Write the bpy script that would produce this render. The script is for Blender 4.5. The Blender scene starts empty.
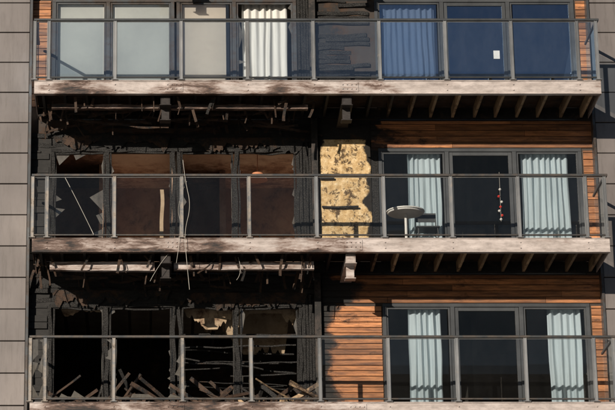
import bpy, bmesh, math, random
from mathutils import Vector, Matrix, noise, Euler
random.seed(7)
sc=bpy.context.scene
sc.view_settings.view_transform='Standard'
sc.view_settings.look='None'
sc.view_settings.exposure=0
ZM=15.0; H=3.1
TOP,MID,BOT=ZM+H,ZM,ZM-H

# ------------------------------------------------------------ materials
def newmat(name):
    m=bpy.data.materials.new(name); m.use_nodes=True
    nt=m.node_tree; nt.nodes.clear()
    return m,nt
def N(nt,t,ins=None,**props):
    n=nt.nodes.new(t)
    for k,v in props.items(): setattr(n,k,v)
    if ins:
        for k,v in ins.items():
            s=n.inputs[k]
            if isinstance(v,bpy.types.NodeSocket): nt.links.new(v,s)
            else: s.default_value=v
    return n
def c4(c): return (c[0],c[1],c[2],1)
def ramp(nt,fac,stops):
    r=N(nt,'ShaderNodeValToRGB',{'Fac':fac})
    e=r.color_ramp.elements
    e[0].position=stops[0][0]; e[0].color=c4(stops[0][1])
    e[1].position=stops[-1][0]; e[1].color=c4(stops[-1][1])
    for p,c in stops[1:-1]:
        x=e.new(p); x.color=c4(c)
    return r.outputs['Color']
def mixc(nt,f,a,b,mode='MIX'):
    n=N(nt,'ShaderNodeMix',data_type='RGBA',blend_type=mode)
    for s,v in ((n.inputs[0],f),(n.inputs[6],a),(n.inputs[7],b)):
        if isinstance(v,bpy.types.NodeSocket): nt.links.new(v,s)
        elif isinstance(v,(int,float)): s.default_value=v
        else: s.default_value=c4(v)
    return n.outputs[2]
def math_(nt,op,a,b=0.0,clamp=False):
    n=N(nt,'ShaderNodeMath',operation=op,use_clamp=clamp)
    for s,v in ((n.inputs[0],a),(n.inputs[1],b)):
        if isinstance(v,bpy.types.NodeSocket): nt.links.new(v,s)
        else: s.default_value=v
    return n.outputs[0]
def noiseT(nt,scale,detail=4,rough=.6,vscale=(1,1,1),dist=0.0):
    tc=N(nt,'ShaderNodeTexCoord')
    mp=N(nt,'ShaderNodeMapping',{'Vector':tc.outputs['Object'],'Scale':vscale})
    return N(nt,'ShaderNodeTexNoise',{'Vector':mp.outputs[0],'Scale':scale,'Detail':min(detail,5),'Roughness':rough,'Distortion':dist}).outputs['Fac']

def burnable(name,c1,c2,grain=(1,1,1),gs=3,rough=.6,metal=0.0,mid=(.06,.03,.015),char=(.007,.0062,.0055),bump=.3,ash=.13,sharp=.14,var=.35,bscale=(1,1,1),grime=0.0,gscale=(.5,1,1.2),crackle=False):
    m,nt=newmat(name)
    g=noiseT(nt,gs,5,.65,grain)
    base=ramp(nt,g,[(.3,c1),(.7,c2)])
    at=N(nt,'ShaderNodeAttribute',attribute_name='rnd').outputs['Fac']
    vr=math_(nt,'ADD',math_(nt,'MULTIPLY',at,var),1-var*.5)
    comb=N(nt,'ShaderNodeCombineXYZ',{0:vr,1:vr,2:vr}).outputs[0]
    base=mixc(nt,1.0,base,comb,'MULTIPLY')
    if grime:
        gn=noiseT(nt,9,5,.72,gscale)
        gf=N(nt,'ShaderNodeMapRange',{'Value':gn,'From Min':.45,'From Max':.75,'To Max':grime}).outputs[0]
        base=mixc(nt,gf,base,(.06,.04,.03))
    bn=N(nt,'ShaderNodeAttribute',attribute_name='burn').outputs['Fac']
    n2=noiseT(nt,3.2,5,.74,bscale,.3)
    v=math_(nt,'ADD',bn,math_(nt,'MULTIPLY',math_(nt,'SUBTRACT',n2,.5),1.5))
    fa=N(nt,'ShaderNodeMapRange',{'Value':v,'From Min':.25,'From Max':.25+sharp*1.6}).outputs[0]
    fb=N(nt,'ShaderNodeMapRange',{'Value':v,'From Min':.42,'From Max':.42+sharp*1.6}).outputs[0]
    n3=noiseT(nt,17,5,.7,(.6,1,1.6))
    ch=ramp(nt,n3,[(.35,char),(.6,tuple(x*2.4 for x in char)),(.68,tuple(x*3.2 for x in char)),(.76,(ash,ash*.90,ash*.80))])
    col=mixc(nt,fa,base,mid); col=mixc(nt,fb,col,ch)
    hb=math_(nt,'MULTIPLY',g,.5)
    if crackle:
        vo=N(nt,'ShaderNodeTexVoronoi',{'Vector':N(nt,'ShaderNodeTexCoord').outputs['Object'],'Scale':28.0},feature='DISTANCE_TO_EDGE').outputs['Distance']
        hb=math_(nt,'ADD',hb,math_(nt,'MULTIPLY',math_(nt,'MINIMUM',vo,.08),math_(nt,'MULTIPLY',fb,10.0)))
    bp=N(nt,'ShaderNodeBump',{'Height':hb,'Strength':bump,'Distance':.012})
    rg=N(nt,'ShaderNodeMapRange',{'Value':fb,'To Min':rough,'To Max':.75}).outputs[0]
    p=N(nt,'ShaderNodeBsdfPrincipled',{'Base Color':col,'Roughness':rg,'Metallic':metal,'Normal':bp.outputs[0]})
    o=N(nt,'ShaderNodeOutputMaterial',{'Surface':p.outputs[0]})
    return m
def plain(name,c1,c2,gs=4,rough=.7,metal=0.0,vs=(1,1,1),bump=.1,var=0.0,streaks=0.0):
    m,nt=newmat(name)
    g=noiseT(nt,gs,4,.6,vs)
    col=ramp(nt,g,[(.3,c1),(.7,c2)])
    if var:
        at=N(nt,'ShaderNodeAttribute',attribute_name='rnd').outputs['Fac']
        vr=math_(nt,'ADD',math_(nt,'MULTIPLY',at,var),1-var*.5)
        col=mixc(nt,1.0,col,N(nt,'ShaderNodeCombineXYZ',{0:vr,1:vr,2:vr}).outputs[0],'MULTIPLY')
    if streaks:
        sn=noiseT(nt,5,5,.7,(3,1,.35))
        sf=N(nt,'ShaderNodeMapRange',{'Value':sn,'From Min':.48,'From Max':.75,'To Max':streaks}).outputs[0]
        col=mixc(nt,sf,col,(.07,.06,.05))
    bp=N(nt,'ShaderNodeBump',{'Height':g,'Strength':bump,'Distance':.01})
    p=N(nt,'ShaderNodeBsdfPrincipled',{'Base Color':col,'Roughness':rough,'Metallic':metal,'Normal':bp.outputs[0]})
    N(nt,'ShaderNodeOutputMaterial',{'Surface':p.outputs[0]})
    return m
def glassmat(name,tint,refl,dust,dustcol=(.6,.6,.6),ior=1.5,soot=0.0,gcol=(1,1,1),streak=(1,1,.45)):
    m,nt=newmat(name)
    fr=N(nt,'ShaderNodeFresnel',{'IOR':ior}).outputs[0]
    fr=math_(nt,'MULTIPLY',fr,refl,True)
    tr=N(nt,'ShaderNodeBsdfTransparent',{'Color':c4(tint)})
    gl=N(nt,'ShaderNodeBsdfGlossy',{'Roughness':.01,'Color':c4(gcol)})
    s=N(nt,'ShaderNodeMixShader',{0:fr,1:tr.outputs[0],2:gl.outputs[0]})
    d=N(nt,'ShaderNodeBsdfDiffuse',{'Color':c4(dustcol)})
    n=noiseT(nt,3.5,5,.75,streak)
    nd=N(nt,'ShaderNodeMapRange',{'Value':n,'From Min':.35,'From Max':.75,'To Min':dust*.6,'To Max':dust*1.6}).outputs[0]
    s2=N(nt,'ShaderNodeMixShader',{0:nd,1:s.outputs[0],2:d.outputs[0]})
    out=s2
    if soot>0:
        at=N(nt,'ShaderNodeAttribute',attribute_name='burn').outputs['Fac']
        n5=noiseT(nt,4,5,.7)
        f=N(nt,'ShaderNodeMapRange',{'Value':math_(nt,'MULTIPLY',n5,at),'From Min':.35,'From Max':.7,'To Max':soot}).outputs[0]
        dk=N(nt,'ShaderNodeBsdfDiffuse',{'Color':(.02,.018,.015,1)})
        out=N(nt,'ShaderNodeMixShader',{0:f,1:s2.outputs[0],2:dk.outputs[0]})
    N(nt,'ShaderNodeOutputMaterial',{'Surface':out.outputs[0]})
    return m

M_timber=burnable('timber_cladding',(.18,.065,.024),(.58,.245,.095),(.8,6,11),2.2,rough=.55,mid=(.07,.028,.012),bump=.4,var=.95,bscale=(.7,1,1.5),grime=.7,gscale=(.35,1,2.5))
M_joist=burnable('joist_timber',(.24,.155,.085),(.45,.32,.19),(8,1,8),1.6,rough=.75,mid=(.06,.035,.02),bump=.3,var=.9)
M_fascia=burnable('fascia_steel',(.34,.285,.255),(.64,.56,.52),(.6,1,3),2.4,rough=.5,mid=(.16,.085,.055),char=(.014,.011,.010),bump=.15,sharp=.20,var=.1,bscale=(.55,1,2.6),grime=.55)
M_frame=burnable('window_frame',(.038,.041,.045),(.07,.074,.078),(1,1,1),2,rough=.4,mid=(.05,.032,.022),bump=.2,ash=.42,var=.2)
M_rail=burnable('rail_metal',(.04,.042,.044),(.075,.078,.08),(1,1,1),3,rough=.4,metal=.3,mid=(.10,.08,.065),char=(.025,.022,.02),bump=.1,ash=.3,var=.3)
M_post=burnable('post_metal',(.12,.125,.13),(.25,.25,.25),(1,1,.4),3,rough=.45,metal=.2,mid=(.34,.29,.24),char=(.05,.042,.036),bump=.1,ash=.5,var=.6)
M_pier=plain('metal_cladding',(.15,.130,.122),(.205,.180,.168),1.2,.42,.15,(1,1,.6),.05,var=.22,streaks=.45)
M_gap=plain('cladding_gap',(.02,.02,.02),(.03,.03,.03))
M_back=burnable('backing_wall',(.04,.03,.025),(.07,.055,.045),rough=.9,ash=.05)
M_char=burnable('charred_wood',(.02,.013,.010),(.06,.035,.022),(1,1,1),6,rough=.8,bump=.8,ash=.24,var=.8,crackle=True)
M_conc=plain('concrete',(.22,.21,.20),(.34,.33,.31),3,.9)
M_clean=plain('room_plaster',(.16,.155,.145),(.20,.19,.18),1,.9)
M_floor=plain('room_floor',(.12,.08,.05),(.18,.13,.09),2,.7)
M_floorm=plain('room_floor_bounce',(.62,.46,.34),(.74,.58,.45),2,.7)  # unseen floor made pale to bounce sunlight up onto the ceiling
M_sheet=burnable('plasterboard',(.30,.21,.13),(.52,.40,.27),(1,1,1),2.5,rough=.9,mid=(.14,.08,.045),bump=.3,var=.3)
M_ceil=burnable('sooty_ceiling',(.66,.48,.36),(.84,.70,.56),(1,1,1),1.4,rough=.9,mid=(.42,.22,.15),char=(.05,.03,.022),bump=.1,sharp=.35,var=.1)
M_soot=burnable('sooty_plaster',(.30,.19,.135),(.52,.37,.27),(1,1,1),1.4,rough=.95,mid=(.12,.07,.048),bump=.1,sharp=.3,var=.1)
M_glass=glassmat('window_glass',(.74,.78,.80),1.0,.006,ior=1.5,gcol=(1,.95,.88))
M_glassb=glassmat('sky_tint_window_glass',(.55,.66,.82),5.8,.012,ior=1.5,gcol=(.52,.72,1))  # blue tint and boosted blue gloss paint in a sky reflection
M_glassdark=glassmat('door_glass',(.30,.29,.27),.8,.004,ior=1.5,gcol=(1,.92,.82))
M_glassc=glassmat('clear_window_glass',(.82,.84,.84),2.2,.02,ior=1.5)
M_bal=glassmat('balustrade_glass',(.90,.91,.91),.65,.007,(.55,.52,.49),soot=.4,gcol=(1,.97,.92))
M_balt=glassmat('balustrade_glass_upper',(.80,.87,.93),2.4,.022,(.50,.56,.64),gcol=(.62,.80,1))  # bluish tint, gloss and dust colour imitate reflected sky
M_shard=glassmat('shattered_glass',(.30,.28,.25),1.2,.17,(.60,.55,.48),soot=.9)
M_blind=burnable('blind_fabric',(.46,.46,.44),(.58,.58,.55),(1,1,1),.8,rough=.9,mid=(.33,.30,.27),char=(.10,.08,.07),sharp=.8,bump=.05)
M_blind2=burnable('blind_fabric_warm',(.52,.45,.38),(.68,.60,.52),(1,1,1),.8,rough=.9,mid=(.36,.28,.22),char=(.10,.07,.05),sharp=.7,bump=.05)
M_white=plain('white_paint',(.60,.59,.56),(.75,.73,.70),5,.6)
M_cable=plain('cable_sheath',(.34,.31,.27),(.46,.43,.38),5,.6)
M_red=plain('red_bead',(.55,.03,.02),(.65,.05,.03),5,.4)
M_lamp=plain('lamp_shade',(.50,.20,.10),(.62,.27,.14),5,.6)
def curtain_mat(name,col,trans):
    m,nt=newmat(name)
    g=noiseT(nt,3,5,.6,(6,1,.4))
    c=ramp(nt,g,[(.3,tuple(x*.82 for x in col)),(.7,col)])
    d=N(nt,'ShaderNodeBsdfDiffuse',{'Color':c}); t=N(nt,'ShaderNodeBsdfTranslucent',{'Color':c})
    s=N(nt,'ShaderNodeMixShader',{0:trans,1:d.outputs[0],2:t.outputs[0]})
    N(nt,'ShaderNodeOutputMaterial',{'Surface':s.outputs[0]})
    return m
M_curt=curtain_mat('curtain_pale_blue',(.80,.87,.90),.2)
M_curtw=curtain_mat('curtain_white',(.86,.84,.79),.2)
M_curtg=curtain_mat('curtain_grey',(.62,.62,.62),.2)
def insul():
    m,nt=newmat('insulation_board')
    g=noiseT(nt,9,5,.75)
    base=ramp(nt,g,[(.25,(.22,.13,.05)),(.42,(.50,.33,.15)),(.6,(.70,.52,.29)),(.75,(.80,.71,.55))])
    g2=noiseT(nt,6.5,5,.8,(1,1,1),.3)
    f=N(nt,'ShaderNodeMapRange',{'Value':g2,'From Min':.53,'From Max':.59,'To Max':.92}).outputs[0]
    col=mixc(nt,f,base,(.06,.035,.018))
    bn=N(nt,'ShaderNodeAttribute',attribute_name='burn').outputs['Fac']
    g3=noiseT(nt,6,5,.7)
    f2=N(nt,'ShaderNodeMapRange',{'Value':math_(nt,'ADD',bn,math_(nt,'MULTIPLY',g3,.8)),'From Min':.8,'From Max':.98}).outputs[0]
    col=mixc(nt,f2,col,(.015,.012,.009))
    bp=N(nt,'ShaderNodeBump',{'Height':g,'Strength':.6,'Distance':.02})
    p=N(nt,'ShaderNodeBsdfPrincipled',{'Base Color':col,'Roughness':.95,'Normal':bp.outputs[0]})
    N(nt,'ShaderNodeOutputMaterial',{'Surface':p.outputs[0]})
    return m
M_ins=insul()

# ------------------------------------------------------------ burn field
def sst(a,b,x):
    t=max(0,min(1,(x-a)/(b-a))); return t*t*(3-2*t)
def burn(x,y,z):
    n=noise.noise(Vector((x*1.3,y,z*1.3)))*.25
    if z<ZM-.45:
        dz=z-BOT
        if dz<-.5: return .1
        e=5.02+(.62*sst(2.1,2.5,dz)) + .12*sst(1.1,.2,dz)+.22*noise.noise(Vector((3,1,z*4)))
        b=1.0-sst(e,e+.62,x)
        b=max(b,.10+.22*sst(2.2,2.6,dz)*(1-sst(5.5,8.5,x)))
        return b+n*.5
    if z<TOP-.42:
        dz=z-MID
        e=5.1+1.0*sst(2.0,2.6,dz)
        b=.95-.95*sst(e,e+.6,x)
        b=max(b,.12+.32*sst(2.1,2.5,dz)*(1-sst(5.5,9,x)))
        return b+n
    dz=z-TOP
    if dz>2.6: return .1
    if y>1.2:
        if 4.6<x<6.3: return 1.0
        if 3.2<x<4.6: return .5+n
        if x<3.2: return .22+n
        return .06+n*.5
    return .2+n
# ------------------------------------------------------------ mesh builder
def top_empty(name,loc=(0,0,0)):
    e=bpy.data.objects.new(name,None); sc.collection.objects.link(e); e.empty_display_size=.2
    return e
class MB:
    def __init__(s): s.v=[];s.f=[];s.r=[]
    def box(s,x0,x1,y0,y1,z0,z1,step=.22,rnd=None,M=None,warp=0.0):
        d=[(x0,x1),(y0,y1),(z0,z1)]
        L=[b-a for a,b in d]; ax=L.index(max(L)); o=[i for i in range(3) if i!=ax]
        n=max(1,int(round(L[ax]/step)))
        r=random.random() if rnd is None else rnd
        b0=len(s.v)
        for i in range(n+1):
            t=d[ax][0]+L[ax]*i/n
            wy=noise.noise(Vector((t*2.1,r*37,0)))*warp; wz=noise.noise(Vector((t*2.1,r*37,5)))*warp
            for a,b in ((0,0),(1,0),(1,1),(0,1)):
                p=[0,0,0]; p[ax]=t; p[o[0]]=d[o[0]][a]+wy; p[o[1]]=d[o[1]][b]+wz
                p=Vector(p)
                if M is not None: p=M@p
                s.v.append(p); s.r.append(r)
        for i in range(n):
            k=b0+i*4
            for j in range(4):
                s.f.append((k+j,k+(j+1)%4,k+4+(j+1)%4,k+4+j))
        s.f.append((b0,b0+1,b0+2,b0+3)); k=b0+n*4
        s.f.append((k+3,k+2,k+1,k))
    def poly(s,pts,r=.5):
        b=len(s.v); s.v+= [Vector(p) for p in pts]; s.r+=[r]*len(pts); s.f.append(tuple(range(b,b+len(pts))))
    def cyl(s,p0,p1,r,n=10,r2=None,rnd=.5):
        p0=Vector(p0);p1=Vector(p1);r2=r if r2 is None else r2
        q=(p1-p0).to_track_quat('Z','Y'); b=len(s.v)
        for p,rr in ((p0,r),(p1,r2)):
            for i in range(n):
                a=2*math.pi*i/n
                s.v.append(p+q@Vector((math.cos(a)*rr,math.sin(a)*rr,0))); s.r.append(rnd)
        for i in range(n): s.f.append((b+i,b+(i+1)%n,b+n+(i+1)%n,b+n+i))
        s.f.append(tuple(b+i for i in range(n))[::-1]); s.f.append(tuple(b+n+i for i in range(n)))
    def mk(s,name,mat,parent=None,bevel=0,burnv=None,recalc=True):
        me=bpy.data.meshes.new(name); me.from_pydata([tuple(v) for v in s.v],[],s.f)
        me.materials.append(mat)
        a=me.attributes.new('burn','FLOAT','POINT'); b=me.attributes.new('rnd','FLOAT','POINT')
        a.data.foreach_set('value',[ (burn(*v) if burnv is None else burnv) for v in s.v])
        b.data.foreach_set('value',s.r)
        if recalc:
            bm=bmesh.new(); bm.from_mesh(me); bmesh.ops.recalc_face_normals(bm,faces=bm.faces); bm.to_mesh(me); bm.free()
        ob=bpy.data.objects.new(name,me); sc.collection.objects.link(ob)
        if parent: ob.parent=parent
        if bevel:
            m=ob.modifiers.new('bev','BEVEL'); m.width=bevel; m.segments=1; m.limit_method='ANGLE'
        return ob
def shards(mb,x0,x1,z0,z1,y,seed,depth=.2,sides='LRBT',big=.2):
    """ragged rim of glass still held in the frame: long uneven facets, a few large angular pieces"""
    rg=random.Random(seed)
    def strip(P0,P1,inw,k):
        L=(P1-P0).length; t=0; u=(P1-P0).normalized(); off=Vector((0,.001*k,0)); prev=None
        while True:
            r=rg.random()
            d=depth*rg.uniform(.45,1) if r<big else depth*rg.uniform(.0,.14)
            if r>.62: d=0
            a=P0+u*t+off; c=a+inw*(d+.003)
            c.x=min(max(c.x,x0),x1); c.z=min(max(c.z,z0),z1)
            if prev: mb.poly([prev[0],a,c,prev[1]],rg.random())
            prev=(a,c)
            if t>=L: break
            t=min(L,t+rg.choice((rg.uniform(.02,.06),rg.uniform(.08,.34))))
    A=Vector((x0,y,z0));B=Vector((x1,y,z0));C=Vector((x1,y,z1));D=Vector((x0,y,z1))
    if 'B' in sides: strip(A,B,Vector((0,0,1)),0)
    if 'T' in sides: strip(D,C,Vector((0,0,-1)),1)
    if 'L' in sides: strip(A,D,Vector((1,0,0)),2)
    if 'R' in sides: strip(B,C,Vector((-1,0,0)),3)
def jagged(mb,x0,x1,zt,hmin,hmax,y,seed,tilt=.0,step=.03):
    rg=random.Random(seed); n=max(3,int((x1-x0)/step)); prev=None; r=rg.random()
    for i in range(n+1):
        x=x0+(x1-x0)*i/n
        h=hmin+(hmax-hmin)*max(0,min(1,.5+1.1*noise.noise(Vector((x*2.3,seed*1.7,0)))+.35*noise.noise(Vector((x*9,seed,0)))+.12*rg.uniform(-1,1)))
        e=min(1,min(i,n-i)/3+.15); h*=e
        yy=y+.03*noise.noise(Vector((x*3,seed,2)))
        a=Vector((x,yy,zt)); b=Vector((x,yy+tilt*h,zt-h))
        if prev: mb.poly([prev[0],a,b,prev[1]],r)
        prev=(a,b)
def curtain(name,x0,x1,z0,z1,y,mat,folds=9,amp=.045,seed=0,gather=0.0):
    bm=bmesh.new(); n=int((x1-x0)*80)+10; m=12; g=[]
    for j in range(m+1):
        t=j/m; row=[]
        for i in range(n+1):
            u=i/n
            w=1-gather*math.sin(math.pi*t)*.5+.05*noise.noise(Vector((t*2,seed,4)))
            x=(x0+x1)/2+(u-.5)*(x1-x0)*w+.015*noise.noise(Vector((u*6,t*3,seed)))
            ph=u*folds*2*math.pi+3.0*noise.noise(Vector((u*2.2,seed,t*.5)))
            yy=y+amp*math.sin(ph)*(.65+.9*noise.noise(Vector((u*3.3,seed+3,t*.4))))+.03*noise.noise(Vector((u*9,t*3,seed)))
            row.append(bm.verts.new((x,yy,z0+(z1-z0)*t)))
        g.append(row)
    for j in range(m):
        for i in range(n): bm.faces.new((g[j][i],g[j][i+1],g[j+1][i+1],g[j+1][i]))
    me=bpy.data.meshes.new(name); bm.to_mesh(me); bm.free(); me.materials.append(mat)
    for p in me.polygons: p.use_smooth=True
    ob=bpy.data.objects.new(name,me); sc.collection.objects.link(ob); return ob
def tube(name,pts,r,mat,parent=None):
    cu=bpy.data.curves.new(name,'CURVE'); cu.dimensions='3D'; cu.bevel_depth=r; cu.bevel_resolution=2
    sp=cu.splines.new('NURBS'); sp.points.add(len(pts)-1)
    for i,p in enumerate(pts): sp.points[i].co=(*p,1)
    sp.use_endpoint_u=True; sp.order_u=3
    cu.materials.append(mat)
    ob=bpy.data.objects.new(name,cu); sc.collection.objects.link(ob)
    if parent: ob.parent=parent
    return ob

YW=1.5   # wall face
XL,XR=-.43,10.49
LW=(0.0,1.09,2.41,3.56,4.78)
RW=(6.31,7.63,8.93,10.23)
HEAD=2.2
bld=top_empty('apartment_building')

def boards(name,x0,x1,z0,z1,y,mat,parent,bh=.135,miss=0.0,seed=1,warp=.0,bv=None):
    mb=MB(); rg=random.Random(seed); z=z0
    while z<z1-.02:
        zt=min(z+bh-.012,z1)
        if rg.random()>=miss:
            a,b=x0,x1
            if miss and rg.random()<.5:
                if rg.random()<.5: b=x1-rg.random()*(x1-x0)*.5
                else: a=x0+rg.random()*(x1-x0)*.5
            off=rg.uniform(-.004,.004)+ (rg.uniform(-.015,.02) if miss else 0)
            cuts=[a]
            while b-cuts[-1]>3.4: cuts.append(cuts[-1]+rg.uniform(1.2,3.0))
            cuts.append(b)
            for p,q in zip(cuts[:-1],cuts[1:]):
                if q-p>.03: mb.box(p,q-.004,y-.022+off,y+off,z,zt,step=.12,rnd=rg.random(),warp=warp)
        z+=bh
    return mb.mk(name,mat,parent,bevel=.003,burnv=bv)

def storey(zf,row):
    burnt=row in('mid','bot')
    w=MB()
    for a,b in ((XL,LW[0]),(LW[4],RW[0]),(RW[3],XR)):
        w.box(a,b,YW+.004,YW+.2,zf-.27,zf+HEAD)
    w.box(XL,XR,YW+.004,YW+.2,zf+HEAD,zf+H-.27)
    w.mk('wall_backing',M_back,bld)
    s=MB(); s.box(XL,XR,YW+.21,6.8,zf-.27,zf-.04); s.mk('floor_slab',M_conc,bld)
    fl=MB(); fl.box(XL,5.7,YW+.205,6.4,zf-.036,zf); fl.mk('room_floor',M_floorm if row=='mid' else M_floor,bld)
    fl=MB(); fl.box(5.701,XR,YW+.205,6.4,zf-.036,zf); fl.mk('room_floor_neighbour',M_floor,bld)
    rm=MB(); ht=zf+H-.275
    yb=4.6 if row=='mid' else 6.2
    rm.box(XL,5.7,yb,yb+.2,zf+.002,ht); rm.box(XL,XL+.15,YW+.21,yb-.01,zf+.002,ht)
    rm.box(5.55,5.7,YW+.21,yb-.01,zf+.002,ht)
    if row!='bot': rm.box(2.33,2.45,YW+.21,yb-.01,zf+.002,zf+2.42)
    if row=='mid':
        rm.box(.9,1.0,3.0,yb-.01,zf+.002,zf+2.42); rm.box(3.3,3.42,3.4,yb-.01,zf+.002,zf+2.42)
    rm.mk('room_walls',M_soot if burnt else M_clean,bld,burnv=(.30 if row=='mid' else .9) if burnt else 0)
    rr=MB()
    rr.box(5.702,XR,6.2,6.4,zf+.002,ht); rr.box(XR-.15,XR,YW+.21,6.19,zf+.002,ht)
    rr.box(5.702,5.8,YW+.21,6.19,zf+.002,ht); rr.box(8.2,8.3,3.2,6.19,zf+.002,ht)
    rr.mk('room_walls_neighbour',M_clean,bld)
    if row!='bot':
        c=MB()
        nx,ny=26,18
        for i in range(nx):
            for j in range(ny):
                xa=XL+(5.7-XL)*i/nx; xb=XL+(5.7-XL)*(i+1)/nx; ya=YW+.205+(4.69)*j/ny; yb2=YW+.205+4.69*(j+1)/ny
                c.poly([(xa,ya,zf+2.43),(xb,ya,zf+2.43),(xb,yb2,zf+2.43),(xa,yb2,zf+2.43)],.5)
        ob=c.mk('room_ceiling',M_ceil if burnt else M_clean,bld,burnv=0,recalc=False)
        a=ob.data.attributes['burn'].data
        for i,v in enumerate(ob.data.vertices):
            x,y=v.co.x,v.co.y
            a[i].value=(.75*sst(1.4,.8,x) if x<2.4 else .22)+.42*sst(2.3,3.6,y)
    else:
        c=MB()
        for i in range(14):
            x=-.2+i*.42; c.box(x,x+.05,YW+.21,6.19,zf+2.4,zf+2.6)
        c.mk('ceiling_joists_charred',M_char,bld,burnv=1,bevel=.004)
    c=MB(); c.box(5.702,XR,YW+.205,6.4,zf+2.43,zf+2.47); c.mk('room_ceiling_neighbour',M_clean,bld)
    boards('cladding_end_left',XL+.01,LW[0]-.03,zf+.0,zf+HEAD,YW,M_timber,bld,seed=int(zf),miss=.12 if burnt else 0,bv=.12 if row=='top' else None)
    boards('cladding_end_right',RW[3]+.03,XR-.01,zf+.0,zf+HEAD,YW,M_timber,bld,seed=int(zf)+5)
    HI=2.42
    if row=='mid':
        mb=MB()
        nx,nz=16,34
        for i in range(nx):
            for j in range(nz):
                x0=5.17+i*.99/nx; z0=zf+j*HI/nz
                def P(x,z): return (x,YW-.035+.02*noise.noise(Vector((x*4,z*4,1)))+.012*noise.noise(Vector((x*14,z*14,1))),z)
                mb.poly([P(x0,z0),P(x0+.99/nx,z0),P(x0+.99/nx,z0+HI/nz),P(x0,z0+HI/nz)])
        ob=mb.mk('insulation_exposed',M_ins,bld,burnv=0,recalc=False)
        a=ob.data.attributes['burn'].data
        for i,v in enumerate(ob.data.vertices):
            x=v.co.x; z=v.co.z-zf
            a[i].value=.45*sst(5.30,5.17,x)+.7*sst(5.98,6.15,x+.22*noise.noise(Vector((z*3,1,1))))+.35*sst(2.0,2.4,z+.3*noise.noise(Vector((x*4,7,1))))  # charred edges; right-edge term also paints in a cast shadow
        b=MB()
        b.box(5.17,5.45,YW-.10,YW-.08,zf+1.60,zf+1.64); b.box(5.2,5.9,YW-.105,YW-.08,zf+1.02,zf+1.055,warp=.03)
        b.box(6.17,6.30,YW-.02,YW,zf,zf+HEAD)  # dark strip stands in for the shade between panel and window
        b.mk('battens_and_shade_strip',M_char,bld,burnv=1)
    elif row=='bot':
        boards('cladding_centre',5.17,6.29,zf,zf+HEAD,YW,M_timber,bld,bh=.105,seed=3)
    elif row=='top':
        boards('cladding_centre',5.17,6.20,zf,zf+HEAD,YW,M_char,bld,bh=.09,seed=4,miss=.06,warp=.04,bv=1.0)
    else:
        boards('cladding_centre',5.17,6.29,zf,zf+HEAD,YW,M_timber,bld,seed=4)
    if burnt:
        boards('cladding_spandrel_burnt',XL+.01,5.15,zf+HEAD+.06,zf+H-.3,YW,M_char,bld,bh=.10,miss=.22,seed=int(zf)+9,warp=.05,bv=.95)
        boards('cladding_spandrel',6.18 if row=='mid' else 5.17,XR-.01,zf+HEAD+.06,zf+H-.3,YW,M_timber,bld,bh=.12,seed=int(zf)+11)
    else:
        boards('cladding_spandrel',XL+.01,XR-.01,zf+HEAD+.06,zf+H-.3,YW,M_timber,bld,seed=int(zf)+12)
    c=MB(); c.box(5.02,5.14,YW-.13,YW-.118,zf-.02,zf+H-.28); c.box(5.02,5.14,YW-.03,YW-.018,zf-.02,zf+H-.28)
    c.box(5.074,5.086,YW-.117,YW-.031,zf-.02,zf+H-.28)
    c.mk('steel_column',M_frame,bld,burnv=.6 if row in('mid','bot','top') else .1)
    c=MB()
    if row in('mid','bot','top'):
        for i in range(4):
            x=4.80+i*.055
            c.box(x,x+.045,YW-.03-.02*random.random(),YW,zf+.0,zf+HEAD+.3*random.random(),warp=.012)
        c.mk('charred_studs',M_char,bld,burnv=1)
    def frames(xs,nm,bv,doubles=(),door=None):
        f=MB(); y0,y1=YW-.02,YW+.06; z0,z1=zf+.02,zf+HEAD+.05
        bn=nm.endswith('left') and burnt
        wp=.045 if bn else 0
        f.box(xs[0],xs[-1],y0,y1,z1-.07,z1,warp=wp); f.box(xs[0],xs[-1],y0,y1,z0,z0+.07)
        for i,x in enumerate(xs):
            if i==0: a,b=x,x+.07
            elif i==len(xs)-1: a,b=x-.07,x
            else: a,b=x-.04,x+.04
            if i in doubles:
                f.box(x-.09,x-.02,y0-.003,y1-.003,z0+.071,z1-.071,warp=wp,step=.15); f.box(x+.02,x+.09,y0-.003,y1-.003,z0+.071,z1-.071,warp=wp,step=.15)
            else: f.box(a,b,y0-.003,y1-.003,z0+.071,z1-.071,warp=wp,step=.15)
        for i in range(len(xs)-1):
            a=xs[i]+(.07 if i==0 else .045); b=xs[i+1]-(.07 if i==len(xs)-2 else .045)
            if i in doubles: a=xs[i]+.092
            if i+1 in doubles: b=xs[i+1]-.092
            t=.035 if i!=door else .07
            f.box(a,a+t,y0+.02,y1-.02,z0+.075,z1-.075,warp=wp*.5); f.box(b-t,b,y0+.02,y1-.02,z0+.075,z1-.075,warp=wp*.5)
            f.box(a+t,b-t,y0+.022,y1-.022,z0+.075,z0+.075+t); f.box(a+t,b-t,y0+.022,y1-.022,z1-.075-t,z1-.075,warp=wp)
        return f.mk(nm,M_char if bn else M_frame,bld,bevel=.004,burnv=.85 if bn else bv)
    frames(LW,'window_frame_left',None if burnt else (.35 if row=='top' else .0),doubles=(2,))
    frames(RW,'window_frame_right',.0,door=1)
    zt=zf+HEAD-.06; zb=zf+.12
    for i in range(3):
        g=MB(); a,b=RW[i]+.1,RW[i+1]-.1
        g.poly([(a,YW+.02,zb),(b,YW+.02,zb),(b,YW+.02,zt),(a,YW+.02,zt)])
        g.mk('window_pane',M_glassb if row=='top' else (M_glassdark if i==1 else M_glass),bld,recalc=False,burnv=0)
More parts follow.
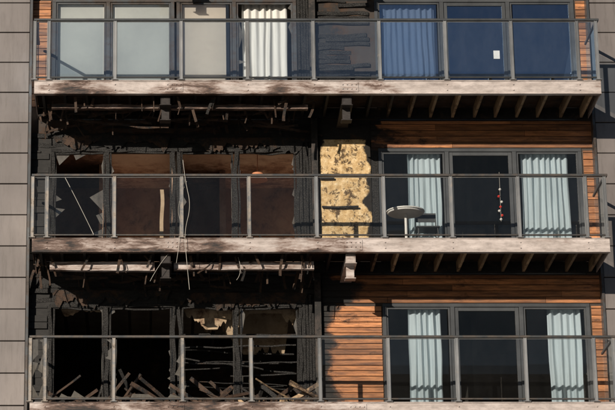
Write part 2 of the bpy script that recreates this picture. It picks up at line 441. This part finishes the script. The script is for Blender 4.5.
    for i in range(4):
        a,b=LW[i]+.1,LW[i+1]-.1
        if i==2: a+=.03
        g=MB()
        if burnt:
            mid1=(row=='mid' and i==0)
            shards(g,a-.02,b+.02,zb-.03,zt+.03,YW+.02,int(zf*3)+i*7,depth=.26 if mid1 else .09,sides='LRBT' if mid1 else 'LRB',big=.25 if mid1 else .10)
            g.mk('broken_pane',M_shard,bld,recalc=False,burnv=.6)
        elif row=='top' and i==3:
            shards(g,a-.02,b+.02,zb-.03,zt+.03,YW+.02,31,depth=.16,sides='LRB')
            g.mk('broken_pane',M_shard,bld,recalc=False,burnv=.5)
        else:
            g.poly([(a,YW+.02,zb),(b,YW+.02,zb),(b,YW+.02,zt),(a,YW+.02,zt)])
            g.mk('window_pane',M_glassc if row=='top' else M_glass,bld,recalc=False,burnv=.4)

rows=[(ZM-3*H,'x'),(ZM-2*H,'x'),(BOT,'bot'),(MID,'mid'),(TOP,'top'),(TOP+H,'x')]
for zf,row in rows: storey(zf,row)

# ------------------------------------------------------------ piers
def pier(nm,x0,x1,seed):
    p=MB(); rg=random.Random(seed); ph=H/5
    if x0<0: xs=[x1-4.2,x1-2.8,x1-1.4,x1]
    else: xs=[x0,x0+1.4,x0+2.8,x0+4.2]
    z=.35
    while z<ZM+3*H:
        for a,b in zip(xs[:-1],xs[1:]):
            o=rg.uniform(-.004,.004)
            M=Matrix.Translation(((a+b)/2,1.33+o,z+ph/2))@Euler((rg.uniform(-.006,.006),0,rg.uniform(-.004,.004))).to_matrix().to_4x4()
            p.box(-(b-a)/2+.006,(b-a)/2-.006,-.03,.03,-ph/2+.009,ph/2-.009,step=1,rnd=rg.random(),M=M)
        z+=ph
    p.mk(nm+'_panels',M_pier,bld,bevel=.006)
    q=MB(); q.box(xs[0],xs[-1],1.375,7,0.0,ZM+3*H); q.mk(nm+'_core',M_gap,bld)
    q=MB(); 
    xe=x1 if x0<0 else x0
    if x0<0: q.box(xe+.001,xe+.05,1.27,YW+.1,0,ZM+3*H)
    else: q.box(xe-.05,xe-.001,1.27,YW+.1,0,ZM+3*H)
    q.mk(nm+'_edge_trim',M_frame,bld,burnv=.3)
pier('pier_left',-4,XL,1); pier('pier_right',XR,14,2)

# ------------------------------------------------------------ balconies
def balcony(zf,row):
    B=top_empty('balcony')
    x0,x1=-.27,10.40
    burnt=row in('mid','bot')
    f=MB()
    f.box(x0,x1,.0,.014,zf-.255,zf-.015,step=.12,rnd=.5)
    f.box(x0,x1,-.016,.09,zf-.014,zf,step=.12,rnd=.6)
    f.box(x0,x1,-.016,.09,zf-.27,zf-.256,step=.12,rnd=.6)
    for x in (x0+.001,x1-.015): f.box(x,x+.014,.015,1.46,zf-.25,zf-.02)
    for x in (2.36,5.66):
        f.box(x-.17,x+.17,-.012,-.001,zf-.23,zf-.035,rnd=.4)
        for i in range(4):
            for j in range(2):
                f.cyl((x-.125+.083*i,-.028,zf-.17+.085*j),(x-.125+.083*i,-.013,zf-.17+.085*j),.014,6)
    px=[k*1.25 for k in range(9)]
    for x in px:
        for dz in (-.08,-.19): f.cyl((x,-.016,zf+dz),(x,-.001,zf+dz),.014,6)
    ob=f.mk('fascia',M_fascia,B,burnv=0)
    a=ob.data.attributes['burn'].data
    for i,v in enumerate(ob.data.vertices):
        x,z=v.co.x,v.co.z
        b={'mid':.40-.34*sst(3.5,7.5,x),'top':.33-.25*sst(4,8.5,x),'bot':.48-.36*sst(4,7,x)}.get(row,.0)
        b+=.42*noise.noise(Vector((x*.9,zf,0)))+.2*noise.noise(Vector((x*3.1,zf,4)))
        if row=='mid': b+=.15*sst(1.2,0,x)+.14*sst(.7,.2,abs(x-5.66))
        if row!='x' and z<zf-.2 and x<5.5: b+=.12
        a[i].value=b
    d=MB()
    for i in range(10):
        y=.10+i*.136; d.box(x0+.02,x1-.02,y,y+.128,zf-.035,zf-.012,rnd=random.random(),step=.3)
    d.mk('deck_boards',M_char if burnt else M_back,B,burnv=.45)
    j=MB(); x=x0+.12
    while x<x1-.1:
        xj=x+random.uniform(-.02,.02)
        j.box(xj,xj+.05,.016,1.44,zf-.24,zf-.04,step=.3); x+=.415
    ob=j.mk('joists',M_joist,B,bevel=.003,burnv=0)
    a=ob.data.attributes['burn'].data
    for i,v in enumerate(ob.data.vertices):
        x=v.co.x
        a[i].value={'top':1-.78*sst(5.6,7.2,x),'mid':1-.74*sst(5.3,6.3,x)}.get(row,.1)
    l=MB(); l.box(x0+.02,x1-.02,1.442,1.49,zf-.25,zf-.04); l.mk('ledger',M_joist,B,burnv=.7 if row in('top','mid') else .2)
    for bx in (2.20,5.62):
        k=MB()
        k.box(bx-.09,bx-.075,.12,1.44,zf-.44,zf-.272); k.box(bx+.075,bx+.09,.12,1.44,zf-.44,zf-.272)
        k.box(bx-.074,bx+.074,.12,.135,zf-.44,zf-.272)
        k.box(bx-.074,bx+.074,.3,.42,zf-.68,zf-.272); 
        k.box(bx-.11,bx+.11,.10,1.44,zf-.455,zf-.441)
        k.box(bx-.10,bx+.10,.26,.46,zf-.70,zf-.682)
        k.mk('support_bracket',M_fascia,B,bevel=.004,burnv=.22 if (bx>5 and row=='mid') else .9 if burnt or row=='top' else .1)
    r=MB(); zr=zf+1.24
    r.box(x0-.02,x1+.02,-.035,.04,zr-.045,zr,step=.2,rnd=.5)
    for x in (x0-.02,x1-.04): r.box(x,x+.06,.041,1.28,zr-.045,zr,step=.3)
    r.box(x0+.03,x1-.03,-.012,.02,zf+.045,zf+.075,step=.3)
    r.mk('handrail',M_rail,B,bevel=.006,burnv=.35 if burnt else .1)
    p=MB()
    for i,x in enumerate(px+[x0,x1-.04]):
        r_=random.random()
        p.box(x-.03,x-.018,-.025,.035,zf+.001,zr-.046,step=.15,rnd=r_); p.box(x+.018,x+.03,-.025,.035,zf+.001,zr-.046,step=.15,rnd=r_)
        p.box(x-.017,x+.017,-.018,-.006,zf+.001,zr-.046,step=.15,rnd=r_)
        p.box(x-.06,x+.06,-.05,.07,zf+.002,zf+.016)
    ob=p.mk('posts',M_post,B,bevel=.002,burnv=0)
    a=ob.data.attributes['burn'].data
    for i,v in enumerate(ob.data.vertices):
        x=v.co.x; a[i].value=(.34 if x<4 else .15) if burnt else .1
    g=MB(); br=MB(); rim=MB()
    segs=[(x0,px[0])]+list(zip(px[:-1],px[1:]))+[(px[-1],x1-.04)]
    for i,(a,b) in enumerate(segs):
        a+=.04; b-=.04
        if row=='bot' and i in (0,1,2,3,4):
            shards(br,a,b,zf+.08,zr-.07,.0,50+i,depth=.13 if i<3 else .07,sides='LRB',big=.18 if i<3 else .08)
            continue
        dx=(random.uniform(-.004,.004))
        g.poly([(a,.003+dx,zf+.08),(b,.003-dx,zf+.08),(b,.003-dx,zr-.065),(a,.003+dx,zr-.065)])
        rim.box(a,b,-.004,.010,zr-.065,zr-.058,step=3); rim.box(a-.006,a,-.004,.010,zf+.08,zr-.06,step=3); rim.box(b,b+.006,-.004,.010,zf+.08,zr-.06,step=3)
    for x in (x0+.005,x1-.02): g.poly([(x,.08,zf+.08),(x,1.25,zf+.08),(x,1.25,zr-.065),(x,.08,zr-.065)])
    g.mk('glass_panels',M_balt if row=='top' else M_bal,B,burnv=.4 if burnt else .1,recalc=False)
    rim.mk('glass_edges',M_post,B,burnv=.1)
    if br.v: br.mk('broken_glass_panels',M_shard,B,recalc=False,burnv=.4)
    return B
for zf,row in rows[::-1]: balcony(zf,row)

# ------------------------------------------------------------ fire-damaged details
def beam(zf,xa,xb,y,za,zb,nm,bv,sd):
    b=MB(); M=Matrix.Translation((xa,0,zf))@Euler((0,sd,0)).to_matrix().to_4x4()
    b.box(0,xb-xa,y,y+.05,za,zb,step=.1,warp=.025,M=M); b.box(0,xb-xa,y-.03,y+.08,za-.012,za-.001,step=.1,warp=.01,M=M)
    b.mk(nm,M_fascia,bld,burnv=bv)
beam(MID,.05,2.0,.38,-.50,-.34,'soffit_beam_remnant',.36,.006)
beam(MID,2.35,4.95,.38,-.50,-.36,'soffit_beam_remnant',.40,-.008)
beam(TOP,.05,4.9,.38,-.42,-.34,'soffit_beam_remnant',.60,.003)
rg=random.Random(11)
for nm,zf,zr_,cnt in (('hanging_laths',MID-.30,(.1,.5),85),('hanging_laths',TOP-.30,(.08,.45),95)):
    h=MB()
    for i in range(cnt):
        x=rg.uniform(-.3,5.0); y=rg.uniform(.2,1.45); L=rg.uniform(*zr_)
        M=Matrix.Translation((x,y,zf))@Euler((rg.uniform(-.3,.3),rg.choice((rg.uniform(-.3,.3),rg.uniform(-1.5,1.5))),rg.uniform(-.5,.5))).to_matrix().to_4x4()
        w=rg.uniform(.005,.028)
        h.box(-w,w,-.005,.005,-L,0.05,M=M,warp=.06,step=.06)
    for i in range(24):
        x=rg.uniform(-.2,4.0); L=rg.uniform(.4,1.4); y=rg.uniform(.7,1.4); z=zf-rg.uniform(0,.3)
        M=Matrix.Translation((x,y,z))@Euler((0,rg.uniform(-.2,.2),rg.uniform(-.1,.1))).to_matrix().to_4x4()
        h.box(0,L,-.01,.01,-.02,.02,M=M,warp=.05,step=.1)
    h.mk(nm,M_char,bld,burnv=.50)
h=MB()
for zf in (BOT,MID):
    jagged(h,.05,2.3,zf+2.5,.12,.42,YW-.05,3+int(zf)); jagged(h,2.4,4.9,zf+2.45,.10,.36,YW-.06,6+int(zf))
h.mk('burnt_membrane',M_char,bld,recalc=False,burnv=.6)
s=MB()
jagged(s,2.55,3.5,BOT+2.25,.05,.42,YW+.30,5,.1); jagged(s,3.3,4.75,BOT+2.25,.08,.5,YW+.42,8,.2)
jagged(s,2.9,4.6,BOT+2.4,.2,.8,YW+1.0,12,.5); jagged(s,.2,1.3,BOT+2.28,.03,.2,YW+.3,15,.1)
s.mk('plasterboard_remains',M_sheet,bld,recalc=False,burnv=.26)
s=MB(); rg=random.Random(21)
for i in range(14):
    z=BOT+.45+i*.10+rg.uniform(-.04,.04); xa=2.55+rg.choice((0,0,rg.uniform(0,1.0))); xb=4.7-rg.choice((0,0,rg.uniform(0,1.2)))
    if xb-xa<.4: continue
    M=Matrix.Translation((xa,YW+.5+rg.uniform(0,1.4),z))@Euler((0,rg.gauss(0,.05),rg.uniform(-.1,.1))).to_matrix().to_4x4()
    s.box(0,xb-xa,-.008,.008,0,rg.uniform(.012,.03),M=M,warp=.03,step=.15)
s.mk('collapsed_laths',M_char,bld,burnv=.8)
def debris(nm,x0,x1,y0,y1,z,n,seed,lo,hi,bv=.75,mat=None,amax=1.35):
    d=MB(); rg=random.Random(seed)
    for i in range(n):
        L=rg.uniform(lo,hi); w=rg.uniform(.012,.045); t=rg.uniform(.008,.02)
        x=rg.uniform(x0,x1); y=rg.uniform(y0,y1); a=rg.choice([-1,1])*rg.uniform(.03,amax)
        M=Matrix.Translation((x,y,z+abs(math.sin(a))*L*.5+.02))@Euler((rg.uniform(-.3,.3),a,rg.uniform(-.6,.6))).to_matrix().to_4x4()
        d.box(-L/2,L/2,-t,t,-w,w,M=M,warp=.02,step=.12)
    for i in range(n*5):
        r=rg.uniform(.02,.09); x=rg.uniform(x0,x1); y=rg.uniform(y0,y1)
        M=Matrix.Translation((x,y,z+r*.6))@Euler((rg.uniform(0,3),rg.uniform(0,3),rg.uniform(0,3))).to_matrix().to_4x4()
        d.box(-r,r,-r*.6,r*.6,-r*.4,r*.5,M=M)
    return d.mk(nm,mat or M_char,None,burnv=bv)
debris('burnt_debris',.1,4.9,.25,1.3,BOT,60,3,.3,1.0,.5,amax=.9)
debris('burnt_debris',.1,4.7,1.8,4,BOT,20,5,.6,1.4,.75)
debris('fallen_timber',3.5,5.0,.3,.9,BOT+.05,5,9,.5,1.1,.40,M_joist,amax=.5)
debris('burnt_debris',.2,4.7,.6,1.3,MID,16,13,.3,.7,.6,amax=.7)

def blind(nm,x0,x1,z0,z1,y,mat):
    b=MB(); n=12
    for i in range(n):
        za=z0+(z1-z0)*i/n; zb=z0+(z1-z0)*(i+1)/n
        f=lambda z: y+.012*noise.noise(Vector((x0,z*1.5,0)))
        b.poly([(x0,f(za),za),(x1,f(za),za),(x1,f(zb),zb),(x0,f(zb),zb)])
    b.cyl((x0,y,z0),(x1,y,z0),.012)
    return b.mk(nm,mat,None,recalc=False,burnv=.16)
blind('roller_blind',.06,1.04,TOP+.2,TOP+2.3,YW+.09,M_blind)
blind('roller_blind',1.12,2.34,TOP+.2,TOP+2.3,YW+.09,M_blind)
blind('roller_blind',2.50,3.40,TOP+.3,TOP+2.3,YW+.10,M_blind2)
curtain('curtain',3.72,4.60,TOP+.05,TOP+2.3,YW+.17,M_curtw,6,.045,2)
curtain('curtain',6.42,7.5,TOP+.05,TOP+2.3,YW+.15,M_curtg,9,.03,3)
curtain('curtain',6.88,7.52,MID+.05,MID+2.3,YW+.16,M_curt,6,.05,4)
curtain('curtain',9.08,9.98,MID+.05,MID+2.3,YW+.16,M_curt,8,.05,5)
curtain('curtain',6.80,7.42,BOT+.05,BOT+2.3,YW+.16,M_curt,5,.055,6)
curtain('curtain',9.45,10.08,BOT+.05,BOT+2.3,YW+.16,M_curt,5,.05,7)
for z in (BOT-H,BOT-2*H,TOP+H):
    curtain('curtain',6.42,7.3,z+.05,z+2.3,YW+.16,M_curt,6,.05,8)
    curtain('curtain',.12,.9,z+.05,z+2.3,YW+.16,M_curtw,6,.05,9)
d=MB(); d.box(2.10,2.17,YW+.25,YW+.30,MID+.02,MID+1.50,warp=.03,step=.1); d.mk('door_leaf_remnant',M_sheet,bld,burnv=0)
L=top_empty('pendant_lamp')
l=MB(); ly=1.98; l.cyl((4.0,ly,MID+1.76),(4.0,ly,MID+1.90),.2,24,.10); l.cyl((4.0,ly,MID+1.90),(4.0,ly,MID+2.43),.008,6); l.cyl((4.0,ly,MID+2.40),(4.0,ly,MID+2.428),.05,12)
l.mk('shade',M_lamp,L,burnv=0)
cb=top_empty('dangling_cable')
def X(px,sx=53.9): return (px-150)/sx+1.911
tube('strand_1',[(X(183),-.06,MID+1.5),(X(185),-.07,MID+1.1),(X(191),-.08,MID+.6),(X(184),-.08,MID+.1),(X(186),-.08,MID-.4),(X(189),-.05,MID-1.0)],.005,M_cable,cb)
tube('strand_2',[(X(187),.3,MID+1.2),(X(176),.2,MID+.7),(X(182),-.06,MID+.2),(X(176),-.06,MID-.5)],.004,M_cable,cb)
tube('strand_3',[(X(62),.5,MID+1.4),(X(75),.35,MID+.9),(X(94),-.05,MID+.05)],.006,M_cable,cb)
tube('strand_4',[(X(168),.1,MID-.28),(X(158),.1,MID-.5),(X(150),.1,MID-.8)],.004,M_cable,cb)
tube('strand_5',[(X(238),.3,MID-.28),(X(243),.2,MID-.6),(X(236),.2,MID-.75)],.004,M_cable,cb)
T=top_empty('balcony_table')
t=MB(); tx,ty,tz=6.72,.72,MID+.74
t.cyl((tx,ty,tz-.02),(tx,ty,tz),.36,40); t.cyl((tx,ty,tz-.05),(tx,ty,tz-.021),.33,40,.345)
t.cyl((tx,ty,MID+.03),(tx,ty,tz-.05),.03,14); t.cyl((tx,ty,MID+.0),(tx,ty,MID+.03),.22,24,.2)
t.mk('table_parts',M_white,T,burnv=0)
C=top_empty('balcony_chair')
t=MB(); cx,cy=7.15,1.0
for dx in (-.2,.2):
    for dy in (-.2,.2): t.cyl((cx+dx,cy+dy,MID),(cx+dx*.9,cy+dy*.9,MID+.45),.012,8)
t.box(cx-.22,cx+.22,cy-.22,cy+.22,MID+.45,MID+.475)
for dx in (-.19,.19): t.cyl((cx+dx,cy+.2,MID+.47),(cx+dx,cy+.25,MID+.86),.012,8)
t.box(cx-.2,cx+.2,cy+.235,cy+.25,MID+.68,MID+.86)
t.mk('chair_parts',M_rail,C,bevel=.004,burnv=0)
O=top_empty('hanging_ornament')
o=MB(); ox,oy=8.62,YW-.06
o.cyl((ox,oy,MID+.75),(ox,oy,MID+1.75),.003,5); o.mk('string',M_cable,O)
o=MB(); o2=MB()
for i,z in enumerate((.80,.88,.97,1.05,1.15,1.26,1.40)):
    k=o if i%2 else o2
    dx=.03*math.sin(i*2.1)
    k.cyl((ox+dx,oy,MID+z-.022),(ox+dx,oy,MID+z),.012,8,.03); k.cyl((ox+dx,oy,MID+z),(ox+dx,oy,MID+z+.022),.03,8,.012)
o.mk('red_beads',M_red,O); o2.mk('white_beads',M_white,O)
o=MB(); o.box(8.62,8.74,YW+.008,YW+.012,TOP+1.0,TOP+1.17); o.mk('paper_notice',M_white,None,burnv=0)

# ------------------------------------------------------------ ground & added block for reflections
M_ground=plain('paving_ground',(.20,.19,.18),(.30,.29,.27),.6,.9)
g=MB(); g.poly([(-900,-900,0),(900,-900,0),(900,900,0),(-900,900,0)]); g.mk('ground',M_ground,None,recalc=False,burnv=0)
ob_=top_empty('reflection_block')  # unseen block added behind the camera to darken lower window reflections
M_ob=plain('reflection_block_brick',(.10,.06,.045),(.15,.09,.07),2,.9)
o=MB(); o.box(-45,75,-145,-125,0,43,step=200); o.mk('walls',M_ob,ob_,burnv=0)
o=MB()
for i in range(38):
    for j in range(12):
        x=-42+i*3.05; z=2+j*3.4; o.box(x,x+1.7,-124.998,-124.9,z,z+1.9,step=9)
o.mk('windows',M_gap,ob_,burnv=0)

# ------------------------------------------------------------ light
EL,AZ=math.radians(16.5),math.radians(210)
w=bpy.data.worlds.new('World'); sc.world=w; w.use_nodes=True
nt=w.node_tree; bg=nt.nodes['Background']
sky=nt.nodes.new('ShaderNodeTexSky'); sky.sky_type='NISHITA'; sky.sun_disc=False
sky.sun_elevation=EL; sky.sun_rotation=AZ; sky.air_density=1.0; sky.dust_density=.2; sky.ozone_density=2.5
nt.links.new(sky.outputs[0],bg.inputs[0]); bg.inputs[1].default_value=.05
sd=Vector((math.sin(AZ)*math.cos(EL),math.cos(AZ)*math.cos(EL),math.sin(EL)))
sl=bpy.data.lights.new('sun','SUN'); sl.energy=5.0; sl.angle=math.radians(.5); sl.color=(1,.90,.77)
so=bpy.data.objects.new('sun',sl); sc.collection.objects.link(so); so.rotation_euler=sd.to_track_quat('Z','Y').to_euler()

# ------------------------------------------------------------ camera
cam=bpy.data.cameras.new('camera'); co=bpy.data.objects.new('camera',cam); sc.collection.objects.link(co)
co.location=(1.911,-45,1.65)
tgt=Vector((1.911,0,ZM+.64))
co.rotation_euler=(tgt-co.location).to_track_quat('-Z','Y').to_euler()
cam.lens=148.7; cam.sensor_width=36; cam.shift_x=.256
cam.clip_end=3000; cam.clip_start=.5
sc.camera=co
